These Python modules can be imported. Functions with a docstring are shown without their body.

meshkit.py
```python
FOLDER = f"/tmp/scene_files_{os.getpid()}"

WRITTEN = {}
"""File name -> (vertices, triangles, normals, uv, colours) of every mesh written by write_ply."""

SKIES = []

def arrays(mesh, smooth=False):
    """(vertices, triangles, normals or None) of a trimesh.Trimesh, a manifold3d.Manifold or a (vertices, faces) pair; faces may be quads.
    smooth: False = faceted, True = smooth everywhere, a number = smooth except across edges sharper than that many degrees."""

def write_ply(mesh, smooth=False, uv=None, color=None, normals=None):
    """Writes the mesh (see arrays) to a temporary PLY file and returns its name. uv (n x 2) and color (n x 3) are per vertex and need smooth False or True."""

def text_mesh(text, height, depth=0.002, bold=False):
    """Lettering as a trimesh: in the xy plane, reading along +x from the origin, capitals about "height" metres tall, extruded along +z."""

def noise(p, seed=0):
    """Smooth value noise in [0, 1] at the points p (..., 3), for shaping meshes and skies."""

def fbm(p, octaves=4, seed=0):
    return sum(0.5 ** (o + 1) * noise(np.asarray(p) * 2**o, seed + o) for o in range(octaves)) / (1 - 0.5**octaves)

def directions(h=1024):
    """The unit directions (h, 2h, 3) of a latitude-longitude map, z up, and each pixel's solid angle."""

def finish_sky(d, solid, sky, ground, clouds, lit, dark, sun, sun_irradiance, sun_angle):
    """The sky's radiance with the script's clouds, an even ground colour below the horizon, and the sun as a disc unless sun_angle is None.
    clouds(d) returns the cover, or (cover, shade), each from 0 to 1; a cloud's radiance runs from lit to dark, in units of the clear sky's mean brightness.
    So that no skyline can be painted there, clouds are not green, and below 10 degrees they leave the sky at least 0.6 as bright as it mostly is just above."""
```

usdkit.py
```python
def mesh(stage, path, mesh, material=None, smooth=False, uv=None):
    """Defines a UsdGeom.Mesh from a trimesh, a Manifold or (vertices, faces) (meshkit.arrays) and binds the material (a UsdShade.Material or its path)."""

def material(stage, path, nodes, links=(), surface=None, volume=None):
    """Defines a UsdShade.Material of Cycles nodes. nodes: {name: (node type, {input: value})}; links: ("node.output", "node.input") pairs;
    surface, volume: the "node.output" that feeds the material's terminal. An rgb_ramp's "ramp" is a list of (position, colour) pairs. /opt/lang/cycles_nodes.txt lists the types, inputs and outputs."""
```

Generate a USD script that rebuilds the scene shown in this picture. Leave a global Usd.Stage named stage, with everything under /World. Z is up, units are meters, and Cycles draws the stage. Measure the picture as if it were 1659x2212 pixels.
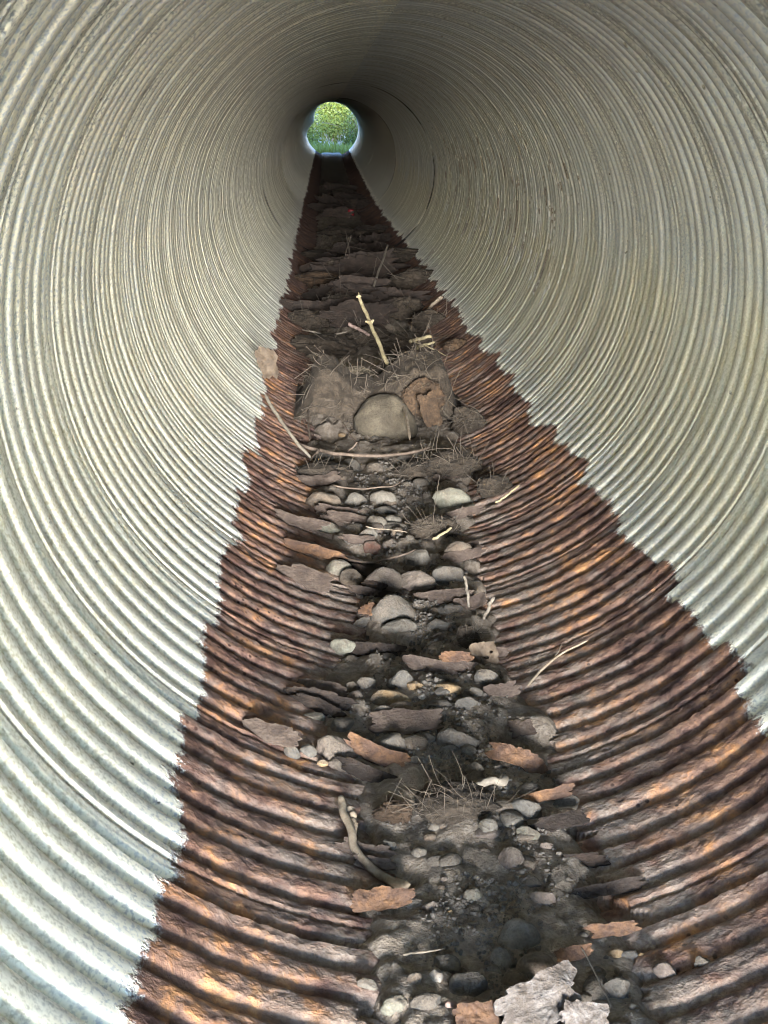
import math, random
import numpy as np, trimesh, manifold3d, usdkit, meshkit
from pxr import Usd, UsdGeom, UsdLux, UsdShade, Sdf, Gf, Vt

stage = Usd.Stage.CreateInMemory()
UsdGeom.SetStageUpAxis(stage, 'Z'); UsdGeom.SetStageMetersPerUnit(stage, 1.0)
WORLD = UsdGeom.Xform.Define(stage, '/World'); stage.SetDefaultPrim(WORLD.GetPrim())
UsdGeom.Scope.Define(stage, '/World/Looks')

# ------------------------------------------------------------------ camera, sky, sun
R = 0.72                                   # radius of the pipe to the crests of its corrugation; its axis is the line x = 0, z = 0
EYE = np.array([-0.339*R, 0.0, 0.4695*R])
FP, PW, PH = 3000.0, 1659.0, 2212.0        # lens, in units of a picture 1659 wide
_a = np.array([(688.9-PW/2)/FP, -(282.0-PH/2)/FP, 1.0]); _a /= np.linalg.norm(_a)      # pipe axis seen from the camera
_r = np.cross([0, 1, 0], _a); _r /= np.linalg.norm(_r); _u = np.cross(_a, _r)
ROW = np.stack([[_r[i], _a[i], _u[i]] for i in range(3)])      # camera right, up, forward in the world
cam = UsdGeom.Camera.Define(stage, '/World/camera')
cam.CreateFocalLengthAttr(48.0); cam.CreateHorizontalApertureAttr(48.0*PW/FP); cam.CreateVerticalApertureAttr(48.0*PH/FP)
cam.CreateClippingRangeAttr(Gf.Vec2f(0.05, 500))
cam.CreateExposureAttr(5.05)
_m = np.eye(4); _m[0, :3], _m[1, :3], _m[2, :3], _m[3, :3] = ROW[0], ROW[1], -ROW[2], EYE
cam.AddTransformOp().Set(Gf.Matrix4d(_m.tolist()))

SUN = np.array([0.03, -1.0, 0.08]); SUN /= np.linalg.norm(SUN)      # towards the sun, added in place of a hand torch: low behind the viewer
sun = UsdLux.DistantLight.Define(stage, '/World/sun')
sun.CreateIntensityAttr(0.17); sun.CreateAngleAttr(12.0); sun.CreateColorAttr(Gf.Vec3f(1.0, 0.985, 0.955)); sun.GetPrim().CreateAttribute('inputs:normalize', Sdf.ValueTypeNames.Bool).Set(True)
_z = SUN; _x = np.cross([0, 0, 1], _z); _x /= np.linalg.norm(_x); _y = np.cross(_z, _x)
_m = np.eye(4); _m[0, :3], _m[1, :3], _m[2, :3] = _x, _y, _z
UsdGeom.Xformable(sun).AddTransformOp().Set(Gf.Matrix4d(_m.tolist()))
sky = UsdLux.DomeLight.Define(stage, '/World/sky')
skym = usdkit.material(stage, '/World/Looks/sky', {
    's': ('sky_texture', {'sky_type': 'single_scattering', 'sun_disc': False, 'sun_elevation': math.asin(SUN[2]), 'sun_rotation': math.atan2(SUN[0], SUN[1]), 'altitude': 100.0, 'aerosol_density': 0.1, 'ozone_density': 2.4, 'air_density': 0.6}),
    'b': ('background_shader', {'strength': 0.15})}, [('s.color', 'b.color')], surface='b.background')
UsdShade.MaterialBindingAPI.Apply(sky.GetPrim()).Bind(skym)
sky.GetPrim().SetCustomDataByKey('label', 'clear sky over the culvert'); sky.GetPrim().SetCustomDataByKey('category', 'sky'); sky.GetPrim().SetCustomDataByKey('kind', 'structure')

# ------------------------------------------------------------------ helpers
USED = {}
def numbered(parent, name):
    k = (parent, name); USED[k] = USED.get(k, -1)+1
    return name if USED[k] == 0 else f'{name}_{USED[k]:03d}'
def tag(p, label=None, cat=None, group=None, kind=None):
    p = p.GetPrim() if hasattr(p, 'GetPrim') else p
    for k, v in (('label', label), ('category', cat), ('group', group), ('kind', kind)):
        if v: p.SetCustomDataByKey(k, v)
    return p
def obj(name, mesh, mat, parent=None, smooth=False, uv=None):
    up = str(parent.GetPath()) if parent else '/World'
    return usdkit.mesh(stage, f'{up}/{numbered(up, name)}', mesh, mat, smooth, uv).GetPrim()
def empty(name, loc, label=None, cat=None, group=None):
    x = UsdGeom.Xform.Define(stage, '/World/'+numbered('/World', name)); x.AddTranslateOp().Set(Gf.Vec3d(*map(float, loc)))
    return tag(x, label, cat, group)
def sub(name, parent):
    up = str(parent.GetPath()); return UsdGeom.Xform.Define(stage, f'{up}/{numbered(up, name)}').GetPrim()
def noise(x, y=0, z=0, s=1.0, seed=0, oct=4):
    x, y, z = np.broadcast_arrays(np.asarray(x, float), y, z)
    return meshkit.fbm(np.stack([x, y, z], -1)*s+100.0, oct, seed)-0.5

class G:                                    # a small writer of node graphs
    def __init__(s): s.n, s.l, s.c = {}, [], 0
    def add(s, kind, out, inp=None, **links):
        s.c += 1; k = f'n{s.c}'; d = dict(inp or {})
        for a, v in links.items():
            if isinstance(v, str) and '.' in v: s.l.append((v, f'{k}.{a}'))
            else: d[a] = v
        s.n[k] = (kind, d); return f'{k}.{out}'
    def m(s, op, a, b=0.0, c=None, clamp=False):
        kw = dict(value1=a, value2=b)
        if c is not None: kw['value3'] = c
        return s.add('math', 'value', {'math_type': op, 'use_clamp': clamp}, **kw)
    def ss(s, x, a, b):                      # smooth step from a to b
        return s.add('map_range', 'result', {'range_type': 'smoothstep', 'from_min': a, 'from_max': b, 'clamp': True}, value=x)
    def pos(s): return s.add('geometry', 'position')
    def mapv(s, v, scale, loc=(0, 0, 0)): return s.add('mapping', 'vector', {'scale': scale, 'location': loc}, vector=v)
    def noise(s, v, scale, detail=4.0, rough=0.55, dist=0.0): return s.add('noise_texture', 'fac', {'scale': scale, 'detail': detail, 'roughness': rough, 'distortion': dist}, vector=v)
    def ramp(s, f, stops): return s.add('rgb_ramp', 'color', {'ramp': stops}, fac=f)
    def mix(s, f, a, b, mode='mix'): return s.add('mix', 'color', {'mix_type': mode}, fac=f, color1=a, color2=b)
    def bump(s, h, strength=0.5, dist=0.005, normal=None):
        kw = {'normal': normal} if normal else {}
        return s.add('bump', 'normal', {'strength': strength, 'distance': dist}, height=h, **kw)
    def done(s, name, surface): return usdkit.material(stage, '/World/Looks/'+name, s.n, s.l, surface=surface)

# ------------------------------------------------------------------ materials
D2R = math.pi/180
def culvert_material():
    g = G(); p = g.pos()
    uv = g.add('uvmap', 'UV'); k = g.add('separate_xyz', 'x', vector=uv); sx = k.split('.')[0]
    th, t = f'{sx}.x', f'{sx}.y'
    fr = g.m('fraction', t)
    n1 = g.noise(p, 9, 4); n2 = g.noise(p, 42, 4, 0.62); n3 = g.noise(p, 160, 2, 0.6); n4 = g.noise(p, 3.1, 3)
    seven = g.m('fraction', g.m('multiply', t, 7.0))
    scal = g.m('multiply', g.m('absolute', g.m('subtract', seven, 0.5)), 0.022)
    # the water line: rust below, zinc above; a step in it at every lock seam
    wob = g.m('add', g.m('multiply', g.m('subtract', n2, 0.5), 0.05), g.m('multiply', g.m('subtract', n1, 0.5), 0.10))
    wob = g.m('add', g.m('add', wob, scal), g.m('add', g.m('multiply', g.m('subtract', g.noise(p, 130, 2, 0.7), 0.5), 0.05), g.m('multiply', g.m('subtract', n4, 0.5), 0.16)))
    left = g.m('add', g.m('add', th, 37.5*D2R), g.m('add', g.m('multiply', g.m('subtract', fr, 0.5), 0.03), wob))
    right = g.m('subtract', g.m('add', 40.5*D2R, g.m('add', g.m('multiply', g.m('subtract', fr, 0.5), -0.04), wob)), th)
    edge = g.m('minimum', left, right)
    rust = g.ss(edge, -0.012, 0.012)
    halo = g.m('multiply', g.ss(right, -0.06, -0.012), g.m('subtract', 1.0, rust))
    haloL = g.m('multiply', g.ss(left, -0.09, -0.0), g.m('subtract', 1.0, rust))
    # zinc
    circ = g.add('combine_xyz', 'vector', x=g.m('multiply', th, 1.6), y=g.m('multiply', t, 19.0))
    streak = g.noise(circ, 1.0, 4, 0.6)
    zinc = g.ramp(g.m('add', g.m('multiply', n1, 0.6), g.m('multiply', n2, 0.4)), [(0.25, (0.46, 0.505, 0.575)), (0.5, (0.52, 0.565, 0.635)), (0.75, (0.60, 0.64, 0.70))])
    zinc = g.mix(g.m('multiply', g.ss(streak, 0.44, 0.62), 0.85), zinc, (0.33, 0.365, 0.42))
    ath = g.m('absolute', th)
    silt = g.m('multiply', g.m('multiply', g.ss(ath, 0.55, 0.95), g.m('subtract', 1.0, g.ss(g.m('add', ath, g.m('multiply', n4, 0.9)), 1.7, 2.25))), g.m('add', 0.45, g.m('multiply', n1, 0.6)))
    zinc = g.mix(g.m('multiply', silt, 0.95), zinc, (0.54, 0.475, 0.285))
    scuff = g.ss(g.noise(g.add('combine_xyz', 'vector', x=g.m('multiply', th, 3.0), y=g.m('multiply', t, 40.0)), 1.0, 5, 0.7), 0.60, 0.72)
    zinc = g.mix(g.m('multiply', scuff, 0.6), zinc, (0.74, 0.76, 0.78))
    seam = g.m('multiply', g.m('subtract', 1.0, g.ss(fr, 0.29, 0.31)), g.ss(g.m('absolute', th), 1.45, 2.1))
    spang = g.add('voronoi_texture', 'color', {'scale': 150.0}, vector=p); spv = g.add('rgb_to_bw', 'val', color=spang)
    zinc = g.mix(g.m('multiply', seam, 0.7), zinc, g.ramp(spv, [(0.2, (0.16, 0.165, 0.17)), (0.7, (0.30, 0.31, 0.31)), (0.9, (0.75, 0.76, 0.76))]))
    spots = g.ss(g.noise(p, 70, 2, 0.5), 0.69, 0.74)
    zinc = g.mix(spots, zinc, (0.78, 0.77, 0.70))
    dots = g.ss(g.noise(g.mapv(p, (1, 1, 1), (7, 3, 1)), 38, 1, 0.4), 0.765, 0.78)
    zinc = g.mix(dots, zinc, (0.035, 0.03, 0.028))
    # rust breaking through along the far shoulders
    yy = g.add('separate_xyz', 'y', vector=p)
    far = g.m('multiply', g.ss(yy, 3.8, 6.0), g.m('subtract', 1.0, g.ss(yy, 10.0, 14.0)))
    sh = g.m('multiply', g.ss(ath, 0.9, 1.25), g.m('subtract', 1.0, g.ss(ath, 1.9, 2.4)))
    pn = g.noise(g.add('combine_xyz', 'vector', x=g.m('multiply', th, 3.6), y=g.m('multiply', t, 4.2)), 1.0, 4, 0.65)
    pm = g.m('add', pn, g.m('multiply', g.m('subtract', g.m('multiply', far, sh), 1.0), 0.22))
    zinc = g.mix(g.ss(pm, 0.525, 0.54), zinc, (0.86, 0.86, 0.88))
    zinc = g.mix(g.ss(pm, 0.575, 0.585), zinc, g.ramp(n3, [(0.35, (0.03, 0.018, 0.015)), (0.65, (0.16, 0.07, 0.04))]))
    zinc = g.mix(g.m('multiply', g.ss(yy, 25*R-0.02, 25*R+0.02), 0.9), zinc, (0.065, 0.063, 0.06))  # length beyond the joint painted dark for shade, to quell the rim glow
    zinc = g.mix(g.m('multiply', g.ss(yy, 52.6*R, 54.2*R), 0.95), zinc, (0.085, 0.042, 0.014))  # rusty far lip, its brown also set against the blue sky light
    zinc = g.mix(g.m('multiply', g.m('add', halo, g.m('multiply', haloL, 0.55)), g.ss(n3, 0.3, 0.6)), zinc, (0.80, 0.78, 0.68))
    # rust: dark purple-brown scale, orange where it has flaked, grey silt towards the invert
    a = g.m('add', g.noise(p, 24, 5, 0.66, 0.4), g.m('multiply', g.m('subtract', g.noise(p, 5.5, 2, 0.6), 0.47), 0.55)); b = g.noise(g.mapv(p, (1, 1, 1), (3, 8, 5)), 11, 4, 0.6)
    rc = g.ramp(a, [(0.28, (0.042, 0.026, 0.025)), (0.44, (0.108, 0.063, 0.051)), (0.57, (0.201, 0.119, 0.086)), (0.68, (0.350, 0.172, 0.081)), (0.82, (0.630, 0.350, 0.166))])
    rc = g.mix(g.ss(b, 0.50, 0.68), rc, g.ramp(n2, [(0.3, (0.085, 0.060, 0.053)), (0.7, (0.255, 0.190, 0.160))]))
    pits = g.ss(g.add('voronoi_texture', 'distance', {'scale': 60.0}, vector=p), 0.12, 0.28)
    rc = g.mix(g.m('multiply', g.m('subtract', 1.0, pits), g.ss(n4, 0.45, 0.6)), rc, (0.035, 0.018, 0.015))
    mud = g.m('multiply', g.m('subtract', 1.0, g.ss(ath, 0.22, 0.62)), g.ss(g.noise(p, 15, 3, 0.6), 0.36, 0.62))
    rc = g.mix(g.m('multiply', mud, 0.85), rc, g.ramp(n3, [(0.3, (0.128, 0.104, 0.088)), (0.7, (0.281, 0.235, 0.197))]))
    yy = g.add('separate_xyz', 'y', vector=p)
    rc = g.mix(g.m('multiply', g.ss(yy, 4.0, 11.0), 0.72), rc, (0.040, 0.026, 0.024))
    edgeband = g.m('multiply', g.m('subtract', 1.0, g.ss(edge, 0.0, 0.09)), g.ss(n2, 0.35, 0.6))
    rc = g.mix(g.m('multiply', edgeband, 0.6), rc, (0.06, 0.030, 0.023))
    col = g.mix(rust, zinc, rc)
    for yj in (16.6*R, 25.0*R):              # shade of the gaps painted dark at the joints between the lengths of pipe
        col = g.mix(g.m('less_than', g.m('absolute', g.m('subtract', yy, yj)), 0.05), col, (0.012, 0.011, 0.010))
    h = g.m('add', g.m('multiply', a, 0.7), g.m('multiply', n3, 0.3))
    hz = g.m('add', g.m('multiply', n3, 0.03), g.m('multiply', n2, 0.10))
    hh = g.m('add', g.m('multiply', rust, h), g.m('multiply', g.m('subtract', 1.0, rust), hz))
    nb = g.bump(hh, 0.9, 0.008)
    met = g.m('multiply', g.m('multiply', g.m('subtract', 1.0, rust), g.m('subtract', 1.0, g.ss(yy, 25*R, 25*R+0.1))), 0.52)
    ro = g.m('add', g.m('multiply', rust, 0.5), g.m('add', 0.29, g.m('multiply', n2, 0.12)))
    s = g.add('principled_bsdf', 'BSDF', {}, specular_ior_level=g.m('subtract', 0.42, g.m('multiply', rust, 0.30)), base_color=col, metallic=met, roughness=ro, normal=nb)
    return g.done('culvert_steel', s)
M = {}
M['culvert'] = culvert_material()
def rough_material(name, stops, scale=20.0, detail=5.0, fine=120.0, bump=0.6, dist=0.004, rough=0.85, vary=0.35, spec=0.3, aniso=None, objspace=False):
    g = G(); p = g.add('texture_coordinate', 'object') if objspace else g.pos()
    q = g.mapv(p, aniso) if aniso else p
    a = g.noise(q, scale, detail, 0.62, 0.3); b = g.noise(q, fine, 4, 0.6)
    c = g.ramp(g.m('add', g.m('multiply', a, 0.7), g.m('multiply', b, 0.3)), stops)
    rnd = g.add('object_info', 'random')
    c = g.mix(1.0, c, g.ramp(rnd, [(0, (1-vary,)*3), (1, (1+vary*0.4,)*3)]), 'multiply')
    n = g.bump(g.m('add', g.m('multiply', a, 0.6), g.m('multiply', b, 0.5)), bump, dist)
    s = g.add('principled_bsdf', 'BSDF', {'roughness': rough, 'specular_ior_level': spec}, base_color=c, normal=n)
    return g.done(name, s)

# ------------------------------------------------------------------ the pipe
LEAD, NC, AMP = 0.670*R, 7, 0.0155          # one turn of the strip, corrugations on it, their depth
Y_NEAR, Y_FAR = -2.2*R, 55.0*R
Y0 = 2.175*R + LEAD*37.5/360 - 4*LEAD       # so that the seams cross the water line where they do
def soft(x, w): return w*np.logaddexp(0, x/w)
def centre(y):                              # axis of the pipe: straight, then bending up a little past a joint
    s = soft(np.asarray(y, float)-25*R, 0.8)
    return 0.005*s, 0.0175*s
JOINTS = [16.6*R, 25.0*R, 36*R, 46*R]
def profile(f):                             # depth outward of the crests, over one turn of the strip
    u = f*NC
    c = 0.5*(1-np.cos(2*np.pi*u)); c = (0.25*(1-np.abs(np.cos(np.pi*u)))+0.75*c**5)*(0.75+0.5*((np.floor(u+0.5)*0.618) % 1.0))
    s = np.interp(u, [0, 0.10, 0.26, 0.38, 0.44, 0.47, 0.52, 0.80, 0.84, 0.88, 0.92, 1.0], [0, 0.55, 1.15, 1.0, 0.25, 0.10, 0.18, 0.12, 0.10, 0.65, 0.12, 0.0])
    return AMP*np.where(u < 1, s, c)
# where the steel has rotted away along the invert, per ridge: ragged ends, the bed shows between them
KEY_Y = np.array([1.2, 1.55, 1.75, 2.0, 2.3, 2.7, 3.0, 3.3, 3.8, 4.5, 5.2, 6.0, 7.0, 9, 12, 20, 60])*R
KEY_L = np.array([-.10, -.10, -.15, -.20, -.22, -.20, -.24, -.34, -.20, -.15, -.30, -.35, -.40, -.40, -.40, -.3, -.3])*R
KEY_R = np.array([.12, .14, .18, .20, .19, .19, .20, .18, .14, .15, .20, .27, .30, .32, .32, .3, .3])*R
def bed_edges(y): return np.interp(y, KEY_Y, KEY_L), np.interp(y, KEY_Y, KEY_R)
def radius(th, y, t):
    rr = R + profile(t % 1.0)
    x = R*np.sin(th); bot = np.cos(th) > 0.5
    rusty = np.clip((0.70-np.abs(th))/0.08, 0, 1)
    rr = rr + rusty*(0.0055*noise(x*26, y*26, 0, 1, 3, 3) + 0.0035*noise(x*90, y*90, 0, 1, 5, 2))
    l, r_ = bed_edges(y)
    j = np.floor(t*NC+0.5)                   # ridge number
    jag = 0.03*noise(y*45, 0, 0, 1, 15, 2) + 0.055*noise(j*7.31, 0, 0, 1, 11, 1) + 0.02*noise(x*20, y*40, 0, 1, 12, 2)
    jag2 = 0.03*noise(y*45, 9, 0, 1, 16, 2) + 0.07*noise(j*5.17, 3, 0, 1, 13, 1) + 0.02*noise(x*20, y*40, 0, 1, 14, 2)
    inside = bot & (x > l+jag*1.6) & (x < r_+jag2*1.6)
    rr = rr + np.where(inside, 0.015, 0)
    rr = rr - 0.26*R*np.exp(-((th+1.95)/0.42)**2)*np.clip((y-49*R)/(5*R), 0, 1)     # the far end is dented in on its upper left
    for yj in JOINTS: rr = rr + 0.11*np.clip(1-(np.abs(y-yj)/0.036)**8, 0, 1)
    rr = rr + 0.0035*noise(np.floor(t*NC+0.5)*3.7, 0, 0, 1, 19, 1) + 0.012*noise(np.sin(th)*1.5, np.cos(th)*1.5, y*0.3, 1, 21, 2)
    return rr
def pipe_point(th, y, t):
    rr = radius(th, y, t); cx, cz = centre(y)
    return np.stack([cx+rr*np.sin(th), y, cz-rr*np.cos(th)], -1)
def patch(th, v, k):
    T, V = np.meshgrid(th, v, indexing='ij'); t = k+V
    y = np.clip(Y0+LEAD*(t+T/(2*np.pi)), Y_NEAR, Y_FAR)
    P = pipe_point(T, y, t).reshape(-1, 3); n, m = len(th), len(v)
    i = np.arange((n-1)*m).reshape(n-1, m)[:, :-1].ravel()
    F = np.stack([i, i+m, i+m+1, i+1], 1); F = np.vstack([F[:, [0, 1, 2]], F[:, [0, 2, 3]]])
    yy = y.ravel()[F]; keep = (yy.max(1)-yy.min(1)) > 1e-6
    UV = np.stack([T.ravel(), t.ravel()], 1)
    F = F[keep]; used, inv = np.unique(F, return_inverse=True)
    return (P[used], inv.reshape(-1, 3)), UV[used]
culvert = empty('culvert_pipe', (0, 0, 0), 'long spiral-corrugated galvanised steel culvert pipe, rusted brown along its floor', 'culvert')
K0 = int(math.floor((Y_NEAR-Y0)/LEAD-0.5)); K1 = int(math.ceil((Y_FAR-Y0)/LEAD+0.5))
for k in range(K0, K1+1):
    ym = max(Y0+LEAD*k, R)
    fine = np.clip(5.0/ym, 0.25, 1.0)
    nlo = int(max(70, 330*fine)); nhi = int(max(60, 130*fine))
    th = np.unique(np.concatenate([np.linspace(-math.pi, -0.75, nhi//2), np.linspace(-0.75, 0.75, nlo), np.linspace(0.75, math.pi, nhi//2)]))
    per = int(max(7, round(16*fine)))
    v = np.linspace(1/NC, 1, per*(NC-1)+1)
    (m1, uv1), (m2, uv2) = patch(th, v, k), patch(th, np.linspace(0, 1/NC, 15), k)
    st = None
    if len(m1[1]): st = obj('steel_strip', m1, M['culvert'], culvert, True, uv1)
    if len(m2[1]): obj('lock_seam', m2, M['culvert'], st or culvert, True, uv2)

# ------------------------------------------------------------------ the bed of silt and gravel along the invert
def sstep(x, a, b): t = np.clip((np.asarray(x, float)-a)/(b-a), 0, 1); return t*t*(3-2*t)
from scipy.spatial import cKDTree
_g = np.random.default_rng(3)
COBBLE = [(cKDTree(np.stack([_g.uniform(-.45, .45, n), _g.uniform(.7, 13, n)], 1)), sz, am) for n, sz, am in ((7000, 0.034, 0.42), (1500, 0.075, 0.30))]   # stones drowned in silt
PITS = []                                   # (x, y, radius, depth), filled below from the places seen
def bed(x, y):
    x, y = np.broadcast_arrays(np.asarray(x, float), np.asarray(y, float))
    cx, cz = centre(y); l, r_ = bed_edges(y); l = l+cx+0.13*R*noise(y*7, 1, 0, 1, 41, 3); r_ = r_+cx+0.13*R*noise(y*7, 5, 0, 1, 42, 3)
    w = (r_-l)/2; c = (l+r_)/2
    h = R-np.sqrt(R*R-np.minimum(w*0.92, 0.6*R)**2) + 0.004
    amp = np.interp(y, np.array([1, 2.9, 5, 6.5, 9, 14, 20, 60])*R, [.006, .010, .020, .03, .055, .055, .05, .05])
    h = h + amp*noise(x*7, y*4.5, 0, 1, 31, 4) + 0.6*amp*(0.25-np.abs(noise(x*4, y*11, 0, 1, 32, 3)))
    h = h + 0.009*noise(x*38, y*38, 0, 1, 33, 3) + 0.006
    q = np.stack([x.ravel(), y.ravel()*0.9], 1)
    for tree, size, amt in COBBLE:
        dd, ii = tree.query(q); dd = dd.reshape(x.shape); ii = ii.reshape(x.shape)
        rr = size*(0.35+0.4*((ii*7919) % 101)/101.0)
        h = h + (0.45+0.55*sstep(y, 2.9*R, 3.8*R))*amt*rr*np.sqrt(np.clip(1-(dd/rr)**2, 0, 1))
    u = np.abs(x-c)/w
    h = h - 0.05*sstep(u, 0.95, 1.4)
    # the dam of soil and roots half-way
    yw = y - 0.18*R*noise(x*9, 0, 0, 1, 34, 2)
    prof = sstep(yw, 6.55*R, 7.05*R)*(1-sstep(yw, 7.2*R, 7.55*R))
    side = sstep(x, -0.46*R, -0.36*R)*(1-sstep(x, 0.24*R, 0.36*R))
    h = h + prof*side*R*(0.03+0.05*noise(x*14, y*6, 0, 1, 35, 3))
    h = h + 0.06*R*np.exp(-((x-0.17*R)/(0.16*R))**2-((y-6.05*R)/(0.18*R))**2)
    h = h + 0.075*R*np.exp(-((x-0.10*R)/(0.25*R))**4-((y-8.25*R)/(0.30*R))**2)
    h = h + 0.085*R*np.exp(-((x-0.00*R)/(0.30*R))**4-((y-9.7*R)/(0.30*R))**2)
    h = h + 0.10*R*np.exp(-((x-0.12*R)/(0.35*R))**4-((y-11.6*R)/(0.35*R))**2)
    h = h + 0.09*R*np.exp(-((x-0.10*R)/(0.40*R))**4-((y-13.6*R)/(0.35*R))**2)
    h = h + 0.022*R*np.exp(-((x-0.02*R)/(0.10*R))**2-((y-2.72*R)/(0.22*R))**2)
    for px, py, pr, pd in PITS: h = h - pd*np.exp(-(((x-px)**2+(y-py)**2)/pr**2)**2)
    far = sstep(y, 16*R, 24*R)
    h = h + far*0.03
    return cz - R + h
def floor(x, y):
    cx, cz = centre(y)
    return np.maximum(bed(x, y), cz-np.sqrt(np.maximum(R*R-(x-cx)**2, 0)))
def ray(px, py):
    d = ROW.T @ np.array([(px-PW/2)/FP, -(py-PH/2)/FP, 1.0]); return d/np.linalg.norm(d)
_S = np.geomspace(0.9*R, 60*R, 6000)
def at(px, py, lift=0.0):                   # the spot of the floor seen there (or of a level that much above it), and metres per picture unit
    d = ray(px, py); P = EYE+_S[:, None]*d
    below = P[:, 2] < floor(P[:, 0], P[:, 1])+lift
    i = int(np.argmax(below)); q = P[i]
    return q, float((q-EYE) @ ROW[2])/FP
for px, py, pr, pd in ((640, 1520, .06, .05), (645, 1010, .06, .04), (670, 1215, .08, .04), (880, 1398, .06, .03), (1120, 1590, .07, .035), (700, 940, .1, .04), (1020, 1370, .05, .03), (760, 1790, .05, .03), (860, 1890, .05, .02)):
    q, s = at(px, py); PITS.append((q[0], q[1], pr*R, pd))

M['bed'] = rough_material('silt_bed', [(0.28, (0.085, 0.068, 0.054)), (0.45, (0.135, 0.109, 0.086)), (0.58, (0.20, 0.166, 0.134)), (0.75, (0.31, 0.265, 0.22))], 46, 6, 190, 1.0, 0.008, 0.9, 0.0)
ys = [0.8*R]
while ys[-1] < 56*R: ys.append(ys[-1]*1.0042)
ys = np.array(ys); us = np.linspace(-1, 1, 170)
Yg, Ug = np.meshgrid(ys, us, indexing='ij'); l, r_ = bed_edges(Yg); cxg, _ = centre(Yg)
Xg = (l+r_)/2+cxg+Ug*(r_-l)/2*1.4
P = np.stack([Xg, Yg, bed(Xg, Yg)], -1).reshape(-1, 3)
n, m = Xg.shape; i = np.arange((n-1)*m).reshape(n-1, m)[:, :-1].ravel()
silt = obj('silt_bed', (P, np.stack([i, i+1, i+m+1, i+m], 1)), M['bed'], None, True)
tag(silt, 'dark brown silt, sand and soil lying along the floor of the pipe', 'silt', None, 'stuff')

# ------------------------------------------------------------------ stones
ICO2, ICO3 = trimesh.creation.icosphere(2), trimesh.creation.icosphere(3)
def stone_mesh(rx, ry, rz, seed, angular=0.5, ico=ICO3):
    rng = np.random.default_rng(seed); d = ico.vertices
    nrm = rng.normal(size=(11, 3)); nrm /= np.linalg.norm(nrm, axis=1)[:, None]
    off = rng.uniform(0.62, 0.98, 11)
    q = off/np.maximum(d @ nrm.T, 1e-3)
    k = 9+18*angular
    cut = -np.log(np.exp(-k*np.minimum(q, 4)).sum(1)+math.exp(-k*1.0))/k
    rad = cut*(angular)+(1-angular)*(0.55*1.0+0.45*cut)
    rad = rad*(1+0.30*noise(d[:, 0]*1.6, d[:, 1]*1.6, d[:, 2]*1.6, 1, seed, 3)+0.07*noise(d[:, 0]*7, d[:, 1]*7, d[:, 2]*7, 1, seed+1, 2))
    v = d*rad[:, None]; v = v/np.abs(v).max(0)*np.array([rx, ry, rz])
    return v, ico.faces
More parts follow.
